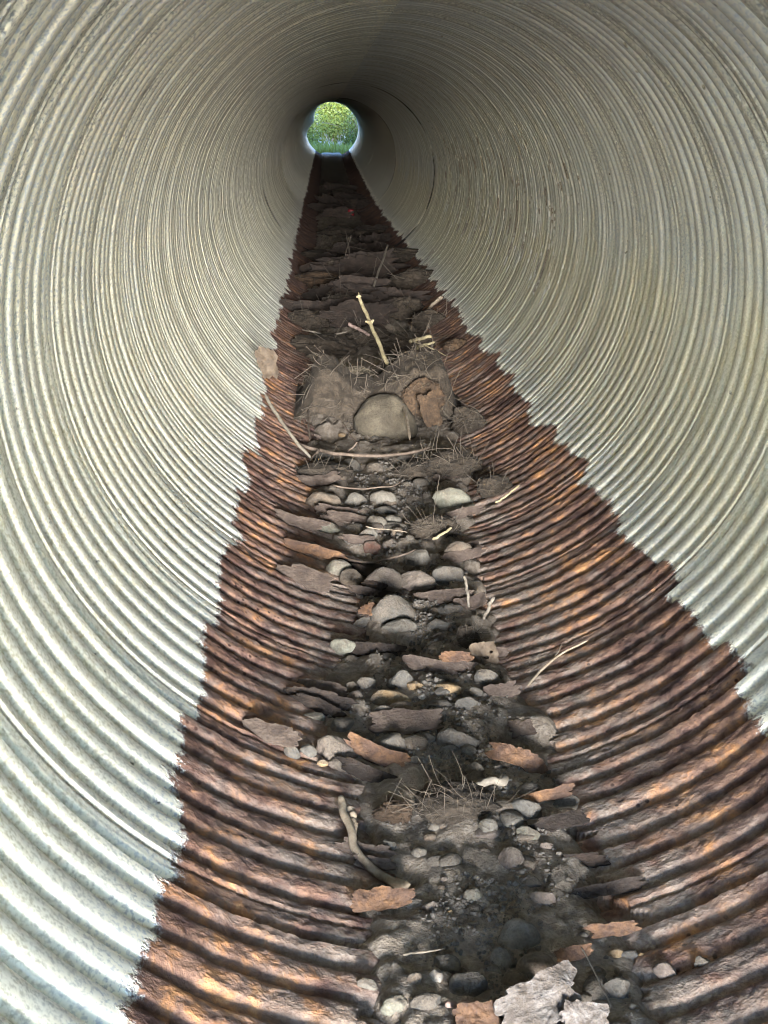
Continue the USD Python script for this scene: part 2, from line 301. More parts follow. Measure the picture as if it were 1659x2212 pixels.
def stone_mat(name, a, b, c, scale=45):
    a, b, c = [tuple(0.85*q for q in z) for z in (a, b, c)]
    g = G(); p = g.add('texture_coordinate', 'object'); w = g.pos()
    n1 = g.noise(p, scale, 5, 0.62, 0.3); n2 = g.noise(p, 260, 4, 0.6); n3 = g.noise(w, 22, 5, 0.65)
    col = g.ramp(g.m('add', g.m('multiply', n1, 0.65), g.m('multiply', n2, 0.35)), [(0.3, a), (0.5, b), (0.72, c)])
    rnd = g.add('object_info', 'random'); col = g.mix(1.0, col, g.ramp(rnd, [(0, (.72,)*3), (1, (1.1,)*3)]), 'multiply')
    nz = g.add('separate_xyz', 'z', vector=g.add('geometry', 'normal'))
    dust = g.m('multiply', g.ss(g.m('add', n3, g.m('multiply', nz, 0.10)), 0.44, 0.66), 0.8)
    col = g.mix(dust, col, g.ramp(n2, [(0.3, (.062, .050, .040)), (0.7, (.115, .096, .077))]))
    nb = g.bump(g.m('add', g.m('multiply', n1, 0.6), g.m('multiply', n2, 0.5)), 1.0, 0.005)
    return g.done(name, g.add('principled_bsdf', 'BSDF', {'roughness': 0.9, 'specular_ior_level': 0.25}, base_color=col, normal=nb))
SM = {'dark': stone_mat('stone_dark_grey', (.042, .039, .035), (.085, .078, .069), (.14, .128, .112)),
      'grey': stone_mat('stone_grey', (.075, .066, .055), (.14, .125, .105), (.21, .19, .16)),
      'mauve': stone_mat('stone_mauve', (.07, .054, .045), (.14, .11, .092), (.22, .18, .155)),
      'brown': stone_mat('stone_brown', (.06, .044, .032), (.12, .09, .066), (.19, .15, .112)),
      'tan': stone_mat('stone_ochre', (.11, .067, .034), (.23, .155, .085), (.38, .285, .17)),
      'green': stone_mat('stone_green_grey', (.075, .071, .055), (.145, .138, .108), (.23, .22, .175)),
      'pale': stone_mat('stone_pale', (.20, .175, .15), (.34, .305, .265), (.48, .45, .40)),
      'red': stone_mat('stone_red', (.07, .036, .027), (.125, .064, .048), (.19, .115, .085))}
def put_stone(px, py, w, h, mat, label, seed, ang=0.5, lift=0.0, rot=0.0, group=None, name='stone'):
    q, s = at(px, py+0.26*h, lift)
    rx, rz = 0.5*w*s, 0.5*h*s
    ry = max(0.55*rx, rz*0.9)
    o = obj(name, stone_mesh(rx*1.06, ry, rz*1.22, seed, min(1, ang+0.40)), SM[mat], None, 50)
    x = UsdGeom.Xformable(o); x.AddTranslateOp().Set(Gf.Vec3d(q[0], q[1]+0.45*ry, q[2]+0.16*rz)); x.AddRotateYOp().Set(rot)
    return tag(o, label, 'stone', group)
STONES = [
 (849, 1319, 100, 78, 'dark', 'large dark grey rounded boulder half buried in the middle of the gravel', .25, 0),
 (828, 1258, 96, 72, 'mauve', 'domed pinkish brown boulder directly behind the dark grey rounded one', .35, 0),
 (900, 1258, 88, 58, 'mauve', 'broad speckled mauve-grey stone to the right of the domed pinkish brown boulder', .35, 8),
 (907, 1208, 64, 46, 'grey', 'rounded grey-brown stone above the speckled mauve-grey stone', .3, 0),
 (972, 1240, 76, 60, 'dark', 'dark slate stone leaning at the right edge of the boulder row', .6, -20),
 (985, 1192, 72, 46, 'brown', 'brown blocky stone behind the dark slate stone', .5, -25),
 (762, 1250, 56, 56, 'brown', 'pointed brown stone left of the domed pinkish brown boulder', .7, 0),
 (733, 1230, 58, 46, 'green', 'pale greenish-grey wedge leaning on the pointed brown stone', .85, 20),
 (709, 1138, 58, 30, 'green', 'smooth grey-green stone at the left end of the stone row below the dam', .3, 12),
 (812, 1128, 46, 34, 'grey', 'upright rounded grey stone in the middle of the row below the dam', .3, 0),
 (857, 1137, 54, 24, 'grey', 'flat oval grey stone under a thin twig, right end of the row below the dam', .4, 6),
 (766, 1166, 46, 24, 'dark', 'low dark grey stone in front of the smooth grey-green one', .4, 8),
 (804, 1181, 38, 30, 'red', 'dull red stone among grey ones below the dam', .6, 0),
 (795, 1155, 44, 34, 'grey', 'grey stone half hidden under the upright rounded one', .4, 0),
 (742, 1398, 62, 42, 'green', 'grey-green triangular stone at the broken end of the left ridges', .6, 15),
 (839, 1404, 42, 26, 'grey', 'small grey stone before the shadowed hollow', .4, 0),
 (868, 1354, 84, 36, 'grey', 'flat brownish grey slab just below the dark grey rounded boulder', .45, 0),
 (947, 1351, 48, 28, 'dark', 'dark oval stone right of the flat brownish grey slab', .3, 5),
 (944, 1376, 42, 24, 'brown', 'low brown stone below the dark oval one', .4, 0),
 (788, 1344, 52, 28, 'dark', 'dark stone tucked left of the large dark grey boulder', .5, -10),
 (942, 1325, 50, 24, 'brown', 'thin brown slab right of the large dark grey boulder', .6, 10),
 (976, 1316, 48, 28, 'dark', 'dark stone with a white fleck beside the light twig', .5, -15),
 (788, 1281, 40, 26, 'mauve', 'small purplish stone below the pointed brown one', .5, 0),
 (700, 1086, 80, 54, 'brown', 'squarish brown block with an orange corner left below the dam', .8, -5),
 (765, 1082, 56, 42, 'grey', 'grey-brown stone next to the squarish brown block', .35, 0),
 (826, 1080, 64, 46, 'grey', 'tall grey-brown stone in the middle under the fibrous clump', .35, 0),
 (982, 1076, 92, 54, 'green', 'big streaked green-grey boulder under the fibrous clump', .35, 5),
 (834, 1103, 56, 28, 'dark', 'dark flat slab in front of the tall grey-brown stone', .9, 10),
 (839, 1510, 108, 38, 'tan', 'long ochre-yellow block lying across the gravel', .6, 3),
 (969, 1487, 60, 32, 'tan', 'layered orange stone right of the long ochre block', .8, 0),
 (898, 1482, 40, 26, 'tan', 'tan stone with white streaks behind the long ochre block', .7, 20),
 (912, 1505, 19, 17, 'pale', 'white quartz pebble at the right end of the long ochre block', .6, 0),
 (1022, 1498, 46, 30, 'dark', 'dark grey stone right of the layered orange one', .5, 10),
 (1012, 1521, 58, 36, 'dark', 'dark grey oblong stone below the layered orange one', .5, -12),
 (948, 1524, 68, 20, 'dark', 'flat dark slate slab below the layered orange stone', .7, 0),
 (864, 1466, 60, 46, 'dark', 'dark wedge-shaped stone pointing up behind the ochre block', .9, -35),
 (790, 1478, 48, 34, 'dark', 'dark stone behind the left end of the ochre block', .5, 0),
 (758, 1486, 32, 30, 'brown', 'round brown pebble left of the ochre block', .2, 0),
 (824, 1540, 58, 32, 'dark', 'dark stone below the ochre block', .5, -25),
 (769, 1500, 18, 16, 'tan', 'small orange pebble left of the ochre block', .3, 0),
 (1050, 1466, 60, 48, 'dark', 'dark stone against the ends of the right-hand ridges', .6, 0),
 (720, 1622, 98, 70, 'mauve', 'large angular pinkish-grey stone by the left ridges', .85, 10),
 (849, 1606, 78, 54, 'dark', 'dark rounded stone right of the large pinkish-grey one', .4, 15),
 (990, 1597, 90, 48, 'dark', 'wide dark grey stone with a chipped top, right of the gravel', .5, 5),
 (680, 1549, 50, 22, 'green', 'pale green-grey flat stone in the dark hollow on the left', .5, 5),
 (663, 1622, 42, 30, 'dark', 'dark stone left of the large pinkish-grey one', .5, 0),
 (630, 1624, 38, 30, 'dark', 'smooth dark stone wedged beneath the broken left ridges', .3, 10),
 (968, 1620, 42, 24, 'dark', 'small dark stone below the wide dark grey one', .5, 0),
 (943, 1635, 26, 18, 'green', 'pale green pebble below the wide dark grey stone', .4, 0),
 (1027, 1659, 46, 30, 'grey', 'grey stone under the bent orange steel strip', .6, 0),
 (697, 1648, 24, 16, 'tan', 'small tan stone at the foot of the large pinkish-grey one', .5, 0),
 (732, 1650, 46, 32, 'mauve', 'mauve stone leaning on the large pinkish-grey one', .7, 25),
 (1134, 1750, 76, 54, 'dark', 'dark angular block at the right, below the dry wood', .9, 15),
 (1057, 1788, 46, 46, 'grey', 'grey angular stone standing at the top of the sand patch', .85, 10),
 (1141, 1800, 54, 36, 'green', 'blue-grey stone below the dark angular block', .5, 20),
 (1104, 1857, 54, 60, 'mauve', 'egg-shaped mauve-grey stone at the right of the sand patch', .25, 20),
 (1181, 1828, 34, 20, 'mauve', 'small mauve stone right of the egg-shaped one', .3, 0),
 (836, 1829, 46, 32, 'grey', 'rounded grey stone beside the curved stick', .3, 0),
 (1223, 1735, 60, 34, 'dark', 'dark stone wedged among the right-hand ridges', .7, -20),
 (1161, 1655, 18, 16, 'tan', 'tan pebble at the end of the bent orange steel strip', .3, 0),
 (1021, 1934, 42, 34, 'green', 'greenish-grey pointed pebble in the sand', .7, -25),
 (1172, 1941, 60, 40, 'mauve', 'brown-grey stone at the right edge of the sand', .7, 0),
 (1121, 2024, 94, 74, 'grey', 'lumpy grey stone at the bottom centre', .6, 0),
 (1172, 2092, 106, 66, 'mauve', 'mauve wedge-shaped stone below the lumpy grey one', .75, 15),
 (1014, 2125, 82, 66, 'dark', 'dark pyramid-shaped stone at the bottom', 1.0, 0),
 (898, 2114, 36, 38, 'brown', 'round brown pebble left of the dark pyramid stone', .2, 0),
 (943, 2107, 30, 38, 'pale', 'upright pale pinkish pebble between the round brown one and the pyramid', .5, 0),
 (852, 2170, 62, 40, 'green', 'dark greenish stone with a pale facet at the bottom left of the gravel', .9, -20),
 (922, 2165, 72, 42, 'dark', 'long dark block at the bottom left of the pyramid stone', .8, -6),
 (1088, 2072, 60, 48, 'grey', 'grey-brown stone left of the mauve wedge', .5, 25),
 (792, 2128, 46, 30, 'grey', 'grey stone lying on the last left-hand ridge', .6, 10),
 (1337, 2137, 66, 54, 'dark', 'dark grey stone in the groove right of the pale bark', .6, -25),
 (1442, 2100, 66, 40, 'mauve', 'grey-mauve stone lodged between two right-hand ridges', .7, 20),
 (1330, 2061, 36, 24, 'tan', 'long orange pebble on the right-hand ridge', .3, -35),
 (1386, 2064, 18, 13, 'tan', 'small cream pebble right of the long orange one', .2, 0),
 (1518, 2078, 36, 30, 'dark', 'sharp black fragment in the groove far right', .95, 0),
 (1358, 2062, 46, 24, 'dark', 'dark stone under the long orange pebble', .5, 0),
 (930, 1958, 38, 34, 'mauve', 'squarish mauve pebble in the sand left of the greenish one', .6, 0),
 (1260, 2019, 22, 15, 'dark', 'small blue-black pebble on the silted ridge', .3, 0),
 (972, 1971, 13, 12, 'tan', 'tiny round orange pebble in the sand', .1, 0),
]
for k, (px, py, w, h, mt, lab, ang, rot) in enumerate(STONES):
    put_stone(px, py, w, h, mt, lab, 100+k, ang, 0, rot)

rng = np.random.default_rng(5)
def scatter(yspan, nn, spread=0.95):
    out = []
    while len(out) < nn:
        y = math.exp(rng.uniform(math.log(yspan[0]), math.log(yspan[1]))); l, r_ = bed_edges(y)
        u = np.clip(rng.normal(0, 0.45), -1, 1)*spread
        x = (l+r_)/2+u*(r_-l)/2
        out.append((float(x), y))
    return out
NAMES = {'dark': 'dark grey', 'grey': 'grey', 'mauve': 'mauve', 'brown': 'brown', 'tan': 'orange-tan', 'green': 'greenish', 'pale': 'whitish', 'red': 'reddish'}
for k, (x, y) in enumerate(scatter((1.45*R, 6.6*R), 170)):
    mt = rng.choice(['dark', 'grey', 'mauve', 'brown', 'tan', 'green', 'pale', 'red'], p=[.34, .20, .16, .22, .03, .03, .01, .01])
    rr = (0.0045+0.016*rng.random()**2.0)*(0.65+0.17*y/R)
    rr *= 0.55 if mt in ('pale', 'tan', 'red') else 1.0
    o = obj('pebble', stone_mesh(rr*rng.uniform(.9, 1.4), rr, rr*rng.uniform(.6, .9), 900+k, rng.uniform(.5, 1.0), ICO2), SM[mt], None, 50)
    xf = UsdGeom.Xformable(o); xf.AddTranslateOp().Set(Gf.Vec3d(x, y, float(floor(x, y))+rr*0.02)); xf.AddRotateZOp().Set(float(rng.uniform(0, 360)))
    tag(o, f'loose {NAMES[mt]} pebble in the gravel along the pipe floor', 'pebble', f'{NAMES[mt]} pebbles in the gravel')
# grains of gravel and sand
g8 = trimesh.creation.icosahedron()
pts = np.array(scatter((1.42*R, 6.0*R), 9000, 1.0)); nz = noise(pts[:, 0]*12, pts[:, 1]*6, 0, 1, 77, 2)
pts = pts[nz > -0.06]
VV, FF = [], []
zz = floor(pts[:, 0], pts[:, 1])
for k, (x, y) in enumerate(pts):
    rr = (0.0011+0.0028*rng.random()**2.5)*(0.8+0.2*y/R)
    v = g8.vertices*(rr*rng.uniform(.6, 1.2, 3))*(1+0.25*rng.uniform(-1, 1, (12, 1)))
    VV.append(v+[x, y, zz[k]+rr*0.3]); FF.append(g8.faces+12*k)
gmat = G(); rnd = gmat.add('geometry', 'random_per_island')
M['gravel'] = (lambda c: gmat.done('gravel', gmat.add('principled_bsdf', 'BSDF', {'roughness': 0.75}, base_color=c)))(gmat.ramp(rnd, [(0, (.07, .06, .05)), (.35, (.15, .125, .10)), (.6, (.24, .20, .155)), (.8, (.33, .24, .15)), (.93, (.45, .41, .35)), (1, (.65, .62, .56))]))
tag(obj('gravel', (np.vstack(VV), np.vstack(FF)), M['gravel']), 'sand grains and fine gravel strewn between the stones', 'gravel', None, 'stuff')

# ------------------------------------------------------------------ clods of soil and roots
M['clod'] = rough_material('clod_soil', [(0.28, (0.0093, 0.0068, 0.0051)), (0.46, (0.0238, 0.0179, 0.0127)), (0.62, (0.0493, 0.0374, 0.0272)), (0.78, (0.1020, 0.0833, 0.0620))], 26, 6, 130, 1.0, 0.01, 0.95, 0.2)
M['clay'] = rough_material('clay_lump', [(0.3, (0.035, 0.028, 0.019)), (0.5, (0.068, 0.056, 0.038)), (0.7, (0.11, 0.093, 0.066))], 22, 5, 140, 0.6, 0.005, 0.9, 0.1)
M['orangeclod'] = rough_material('clod_rusty', [(0.3, (0.018, 0.012, 0.008)), (0.5, (0.040, 0.025, 0.015)), (0.7, (0.095, 0.057, 0.031))], 26, 6, 130, 1.0, 0.008, 0.95, 0.15)
M['fibre'] = rough_material('root_fibre', [(0.3, (0.0300, 0.0232, 0.0180)), (0.7, (0.0975, 0.0803, 0.0615))], 30, 2, 100, 0.1, 0.001, 0.9, 0.2)
def tube(P, rad, sides=6):
    P = np.asarray(P, float); n = len(P); rad = np.broadcast_to(rad, n)
    T = np.gradient(P, axis=0); T /= np.linalg.norm(T, axis=1)[:, None]+1e-12
    ref = np.array([0, 0, 1.0]) if abs(T[:, 2]).mean() < 0.8 else np.array([1.0, 0, 0])
    A = np.cross(T, ref); A /= np.linalg.norm(A, axis=1)[:, None]+1e-9; B = np.cross(T, A)
    th = np.arange(sides)*2*np.pi/sides
    V = (P[:, None]+rad[:, None, None]*(np.cos(th)[None, :, None]*A[:, None]+np.sin(th)[None, :, None]*B[:, None])).reshape(-1, 3)
    F = []
    for i in range(n-1):
        for j in range(sides):
            a, b = i*sides+j, i*sides+(j+1) % sides
            F += [(a, b, b+sides), (a, b+sides, a+sides)]
    V = np.vstack([V, P[0], P[-1]]); c0, c1 = len(V)-2, len(V)-1
    for j in range(sides):
        F += [(c0, (j+1) % sides, j), (c1, (n-1)*sides+j, (n-1)*sides+(j+1) % sides)]
    return V, np.array(F)
def join(parts):
    V, F, o = [], [], 0
    for v, f in parts: V.append(v); F.append(np.asarray(f)+o); o += len(v)
    return np.vstack(V), np.vstack(F)
def fibres(center, rad, nn, seed, length=0.05, thick=0.0006):
    rg = np.random.default_rng(seed); parts = []
    for _ in range(nn):
        d = rg.normal(size=3); d[2] = abs(d[2])*0.8; d[1] = -abs(d[1]); d /= np.linalg.norm(d)
        a = center+d*rad*rg.uniform(.85, 1.02); dirn = rg.normal(size=3)+0.6*d+np.array([0, 0, -.2]); dirn /= np.linalg.norm(dirn)
        L = length*rg.uniform(.4, 1.3); bend = rg.normal(size=3)*0.75*L
        t = np.linspace(0, 1, 7)[:, None]
        parts.append(tube(a+dirn*L*t+bend*t*t, thick*rg.uniform(.5, 1.2), 3))
    return join(parts)
ICO4 = trimesh.creation.icosphere(4)
def clod_mesh(rx, ry, rz, seed):
    d = ICO4.vertices
    n = 0.55*noise(d[:, 0]*1.5, d[:, 1]*1.5, d[:, 2]*1.5, 1, seed, 5)+0.25*(0.25-np.abs(noise(d[:, 0]*3.5, d[:, 1]*3.5, d[:, 2]*3.5, 1, seed+3, 3)))+0.20*noise(d[:, 0]*8, d[:, 1]*8, d[:, 2]*8, 1, seed+7, 3)
    v = d*(1+1.5*n)[:, None]; v = v/np.abs(v).max(0)*np.array([rx, ry, rz])
    return v, ICO4.faces
def put_clod(px, py, w, h, mat, label, seed, nf=40, lift=0.0, name='soil_clod', cat='clod', deep=0.8):
    q, s = at(px, py+0.30*h, lift); rx, rz = 0.5*w*s, 0.5*h*s; ry = max(deep*rx, rz*0.7)
    c = np.array([q[0], q[1]+0.4*ry, q[2]+0.32*rz])
    t = empty(name, c, label, cat)
    obj('soil', clod_mesh(rx*1.08, ry, rz*1.12, seed), M[mat], t, True)
    nf = int(nf*0.6)
    if nf: obj('root_fibres', fibres(np.zeros(3), np.array([rx, ry, rz])*1.0, nf, seed, 0.40*max(rx, rz)+0.008, 0.00017*c[1]), M['fibre'], t)
    return t
CLODS = [
 (762, 806, 90, 34, 'clay', 'yellowish clay crust along the top edge of the dam', 10, .09),
 (858, 796, 100, 60, 'clod', 'pointed fibrous clod at the crest of the dam around the pale straw', 70, .08),
 (912, 850, 96, 84, 'orangeclod', 'orange-brown lump of earth on the right half of the dam', 40, .09),
 (945, 812, 46, 44, 'clay', 'small yellowish lump at the right end of the dam crest', 8, .07),
 (1015, 908, 74, 78, 'clod', 'hairy clod standing against the right-hand ridges', 110, .0),
 (975, 1002, 130, 62, 'clod', 'broad fibrous clod before the dam, right of the middle', 150, .01),
 (900, 1020, 110, 50, 'clod', 'low fibrous clod with a tuft of hair roots before the dam', 120, .0),
 (700, 1018, 130, 36, 'clod', 'flat crumbly clod before the dam, left side', 60, .0),
 (1070, 1050, 80, 60, 'clod', 'dark clod on the right ridges beside the streaked boulder', 60, .0),
 (940, 1140, 110, 60, 'clod', 'felted clod of roots behind the right half of the boulder row', 130, .0),
 (1012, 1378, 52, 66, 'clod', 'cone-shaped tuft of roots by the right-hand ridge ends', 120, .0),
 (985, 1735, 190, 84, 'clod', 'dark mat of roots at the head of the sand patch', 150, .0),
 (850, 1755, 90, 50, 'orangeclod', 'orange and white stained earth left of the dark root mat', 30, .0),
 (660, 690, 110, 56, 'clod', 'dark clod behind the dam near the left wall', 40, .0),
 (745, 662, 110, 62, 'clod', 'cracked clod behind the dam left of the pale straw', 60, .0),
 (865, 668, 100, 70, 'clod', 'upright brown clod behind the dam right of the pale straw', 40, .0),
 (930, 690, 80, 50, 'clod', 'dark clod right of the upright brown one', 40, .0),
 (700, 748, 170, 60, 'clod', 'wide shadowed clod between the dam and the left wall', 30, .0),
 (800, 728, 110, 56, 'clod', 'matted clod under the crossing straws behind the dam', 90, .0),
 (885, 740, 120, 56, 'clod', 'clod with straw on it behind the right half of the dam', 80, .0),
 (985, 745, 60, 34, 'orangeclod', 'orange lump on the right ridges behind the dam', 10, .0),
 (900, 600, 130, 54, 'clod', 'long earth bank across the pipe beyond the grey twig', 30, .0),
 (690, 603, 130, 38, 'orangeclod', 'rusty orange bank at the left beyond the straw', 20, .0),
 (770, 610, 90, 40, 'clod', 'dark clod beside the rusty orange bank', 30, .0),
 (690, 552, 120, 30, 'clod', 'low dark clod by the far left wall', 20, .0),
 (760, 568, 120, 28, 'clod', 'flat clod in the shadow beyond the rusty bank', 20, .0),
 (880, 550, 120, 34, 'clod', 'dark ledge of earth at the base of the grey twig', 20, .0),
 (730, 500, 90, 26, 'clod', 'low clod in the dark bed beyond the ledge, left', 0, .0),
 (800, 505, 80, 24, 'clod', 'low clod in the dark bed beyond the ledge, right', 0, .0),
 (740, 415, 60, 18, 'clod', 'far small clod below the daylight', 0, .0),
]
for k, (px, py, w, h, mt, lab, nf, lift) in enumerate(CLODS): put_clod(px, py, w, h, mt, lab, 300+17*k, nf, lift)
def dam_mesh():
    U, V = np.meshgrid(np.linspace(0, 1, 200), np.linspace(0, 1, 110), indexing='ij')
    x = (-0.46+0.86*U)*R
    py = np.interp(V, [0, .10, .22, .36, .50, .60, .75, 1], np.array([7.40, 7.16, 6.62, 6.58, 6.70, 6.92, 7.25, 7.75]))*R
    pz = np.interp(V, [0, .10, .22, .36, .50, .60, .75, 1], [-.06, .04, .09, .19, .32, .37, .24, -.06])
    top = 0.86+0.85*noise(x*7, 0, 0, 1, 61, 4)+0.22*np.exp(-((U-0.08)/0.10)**2)+0.16*np.exp(-((U-0.62)/0.16)**2)
    ends = sstep(U, 0, 0.22)**0.7*(1-sstep(U, 0.80, 1.0))
    z = -R+(R-np.sqrt(np.maximum(R*R-x*x, 0)))*0.8+0.01+(pz*R)*(0.10+0.90*ends)*np.clip(top, .4, 1.5)
    y = py+0.16*R*noise(x*6, V*2, 0, 1, 62, 3)
    P = np.stack([x, y, z], -1)
    q = P*np.array([1, .8, 1])
    n = 0.035*noise(q[..., 0]*9, q[..., 1]*9, q[..., 2]*14, 1, 63, 5)+0.030*(0.2-np.abs(noise(q[..., 0]*16, q[..., 1]*16, q[..., 2]*22, 1, 64, 4)))+0.010*noise(q[..., 0]*60, q[..., 1]*60, q[..., 2]*60, 1, 65, 3)
    P = P+n[..., None]*np.array([0.25, -1.0, 0.55]); a, b = U.shape
    i = np.arange((a-1)*b).reshape(a-1, b)[:, :-1].ravel()
    return P.reshape(-1, 3), np.stack([i, i+b, i+b+1, i+1], 1)
dam = empty('soil_dam', (0, 6.7*R, -R), 'large overhanging dam of dark soil and roots spanning the pipe floor half-way down', 'soil dam')
dv, df = dam_mesh(); obj('soil', (dv-np.array([0, 6.7*R, -R]), df), M['clod'], dam, True)
fb = []; rg = np.random.default_rng(66); gridv = dv.reshape(200, 110, 3)-np.array([0, 6.7*R, -R])
for _ in range(520):
    iu, iv = rg.integers(8, 190), int(rg.choice([rg.integers(24, 40), rg.integers(50, 72)])); a = gridv[iu, iv]
    dirn = rg.normal(size=3)*np.array([1, .5, .7])+np.array([0, -.5, -.9 if iv < 45 else .35]); dirn /= np.linalg.norm(dirn); L = rg.uniform(.015, .07); tt = np.linspace(0, 1, 6)[:, None]
    fb.append(tube(a+dirn*L*tt+rg.normal(size=3)*L*.5*tt*tt, 0.0009*rg.uniform(.5, 1.3), 3))
tag(obj('root_fibres', join(fb), M['fibre'], dam), None, None, None, 'stuff')
SM['clay'] = rough_material('clay_boulder', [(0.3, (.018, .014, .010)), (0.5, (.044, .036, .025)), (0.7, (.085, .071, .051))], 18, 6, 130, 1.0, 0.008, 0.9, 0.0)
tag(put_stone(832, 908, 140, 122, 'clay', 'large smooth olive-brown boulder set in the face of the dam', 985, -0.3, 0.0, 0, None, 'boulder'), None, 'boulder')

# ------------------------------------------------------------------ sticks, twigs and straw
def wood(name, a, b, c): return rough_material(name, [(0.3, a), (0.5, b), (0.7, c)], 60, 4, 260, 0.5, 0.002, 0.8, 0.1, 0.3)
M['stick'] = wood('stick_bark', (.10, .075, .052), (.19, .15, .11), (.27, .225, .17))
M['darktwig'] = wood('twig_dark', (.045, .032, .024), (.09, .066, .05), (.15, .115, .09))
M['straw'] = wood('straw', (.17, .14, .08), (.27, .225, .135), (.37, .32, .205))
M['paletwig'] = wood('twig_pale', (.09, .075, .06), (.15, .128, .103), (.22, .195, .158))
M['pinktwig'] = wood('twig_pinkish', (.12, .08, .065), (.20, .14, .12), (.28, .21, .185))
def spline(Q, n=40):
    Q = np.asarray(Q, float)
    if len(Q) == 2: return Q[0]+(Q[1]-Q[0])*np.linspace(0, 1, n)[:, None]
    from scipy.interpolate import CubicSpline, PchipInterpolator
    d = np.r_[0, np.cumsum(np.linalg.norm(np.diff(Q, axis=0), axis=1))]
    return PchipInterpolator(d, Q)(np.linspace(0, d[-1], n))
LEVEL = {2, 3, 8, 9, 10, 11, 12, 13, 14, 15, 22, 26}      # stalks that lie across the pipe on what is under them, not away along it
def twig(pts, w0, w1, mat, label, cat='twig', name='twig', seed=0, branches=(), knots=0.25):
    W = [at(px, py, lf) for px, py, lf in pts]; s = np.mean([b for _, b in W]); d0 = min(b for _, b in W)
    def level(q, b):
        f = (d0+0.3*(b-d0))/b if seed in LEVEL else 1.0
        return EYE+(q-EYE)*f
    Q = [level(a, b) for a, b in W]
    def one(Q, w0, w1, sd, sides=9):
        C = spline(Q); n = len(C); t = np.linspace(0, 1, n)
        rad = 0.40*s*(w0+(w1-w0)*t)*(1+knots*np.array([float(noise(k*0.35, sd*3.3, 0, 1, sd, 2)) for k in range(n)]))
        rad = rad*np.clip(0.25+t/0.04, 0, 1)*np.clip(0.25+(1-t)/0.04, 0, 1)
        C = C+1.3*rad[:, None]*np.stack([noise(t*6, sd, k, 1, sd, 2) for k in range(3)], 1)
        return tube(C, rad, sides)
    if not branches:
        return tag(obj(name, one(Q, w0, w1, seed), M[mat], None, 60), label, cat)
    x = empty(name, Q[0], label, cat); o = np.array(Q[0]); v, f = one(Q, w0, w1, seed); obj('stem', (v-o, f), M[mat], x, 60)
    for k, b in enumerate(branches):
        v, f = one([level(*at(*p)) for p in b], w1*1.0, w1*0.6, seed+k+1, 7); obj('branch', (v-o, f), M[mat], x, 60)
    return x
twig([(735, 1722, .025), (752, 1785, .02), (790, 1858, .014), (838, 1895, .012), (885, 1908, .012)], 22, 27, 'stick', 'thick curved bare stick lying at the left edge of the sand', 'stick', 'stick', 1, [[(757, 1745, .024), (762, 1765, .02), (768, 1800, .01)]])
twig([(838, 788, .16), (818, 740, .15), (800, 698, .14), (783, 660, .14), (775, 632, .14)], 10, 8, 'straw', 'bright pale straw stalk leaning out of the crest of the dam', 'straw', 'straw', 2, [[(800, 698, .14), (790, 694, .15)], [(800, 698, .14), (806, 692, .15)], [(779, 640, .14), (771, 641, .15)]])
twig([(805, 627, .06), (820, 580, .07), (838, 528, .08)], 6, 5, 'paletwig', 'thin grey twig standing behind the dam, beyond the straw', 'twig', 'twig', 3)
twig([(572, 853, .07), (598, 895, .06), (625, 935, .05), (650, 966, .04), (672, 990, .03)], 11, 8, 'paletwig', 'pale-tipped stick rising along the left wall at the foot of the dam', 'stick', 'stick', 4)
twig([(640, 956, .045), (680, 970, .04), (730, 982, .035), (790, 985, .03), (850, 983, .03), (930, 966, .03)], 11, 7, 'darktwig', 'long brown stick lying across the pipe before the dam', 'stick', 'stick', 5, [[(740, 983, .035), (760, 968, .05), (772, 955, .06)], [(690, 972, .04), (676, 985, .03), (668, 1000, .02)]])
twig([(833, 785, .13), (850, 825, .11), (868, 862, .10), (878, 905, .08), (885, 950, .06)], 8, 8, 'stick', 'brown stalk hanging down the face of the dam', 'stalk', 'stalk', 6)
twig([(652, 712, .06), (678, 716, .06), (705, 723, .06), (752, 716, .06)], 4, 4, 'paletwig', 'forked pale rootlet behind the left half of the dam', 'rootlet', 'rootlet', 7, [[(700, 722, .06), (690, 730, .05), (672, 742, .04)]])
twig([(752, 700, .07), (775, 710, .07), (798, 724, .06)], 10, 8, 'pinktwig', 'short pinkish stick behind the dam left of the straw', 'stick', 'stick', 8)
twig([(886, 737, .07), (910, 731, .07), (932, 727, .07)], 10, 9, 'straw', 'short thick straw lying behind the right half of the dam', 'straw', 'straw', 9)
twig([(902, 752, .06), (920, 745, .06), (940, 738, .06)], 8, 7, 'straw', 'thin straw below the short thick one behind the dam', 'straw', 'straw', 10)
twig([(895, 738, .065), (930, 752, .06), (965, 770, .05)], 3, 2, 'straw', 'hair-thin grass stem crossing the straws behind the dam', 'grass stem', 'grass_stem', 11)
twig([(1003, 1244, .03), (1009, 1278, .03), (1014, 1312, .02)], 8, 7, 'paletwig', 'light upright twig at the right edge of the boulder row', 'twig', 'twig', 12)
twig([(1066, 1290, .03), (1056, 1312, .02), (1044, 1338, .015)], 11, 9, 'paletwig', 'short light stick across the right-hand ridges', 'stick', 'stick', 13)
twig([(1070, 1086, .02), (1095, 1070, .02), (1122, 1048, .02)], 6, 4, 'straw', 'straw lying on the right ridges beside the streaked boulder', 'straw', 'straw', 14)
twig([(934, 1166, .02), (955, 1154, .02), (976, 1140, .02)], 8, 6, 'straw', 'straw lying on the felted clod', 'straw', 'straw', 15)
twig([(1140, 1482, .012), (1165, 1452, .014), (1192, 1428, .018), (1230, 1402, .02), (1270, 1384, .022)], 8, 5, 'stick', 'slender forked twig lying across the rusty right-hand ridges', 'twig', 'twig', 16, [[(1192, 1428, .018), (1205, 1410, .02), (1212, 1390, .02)]])
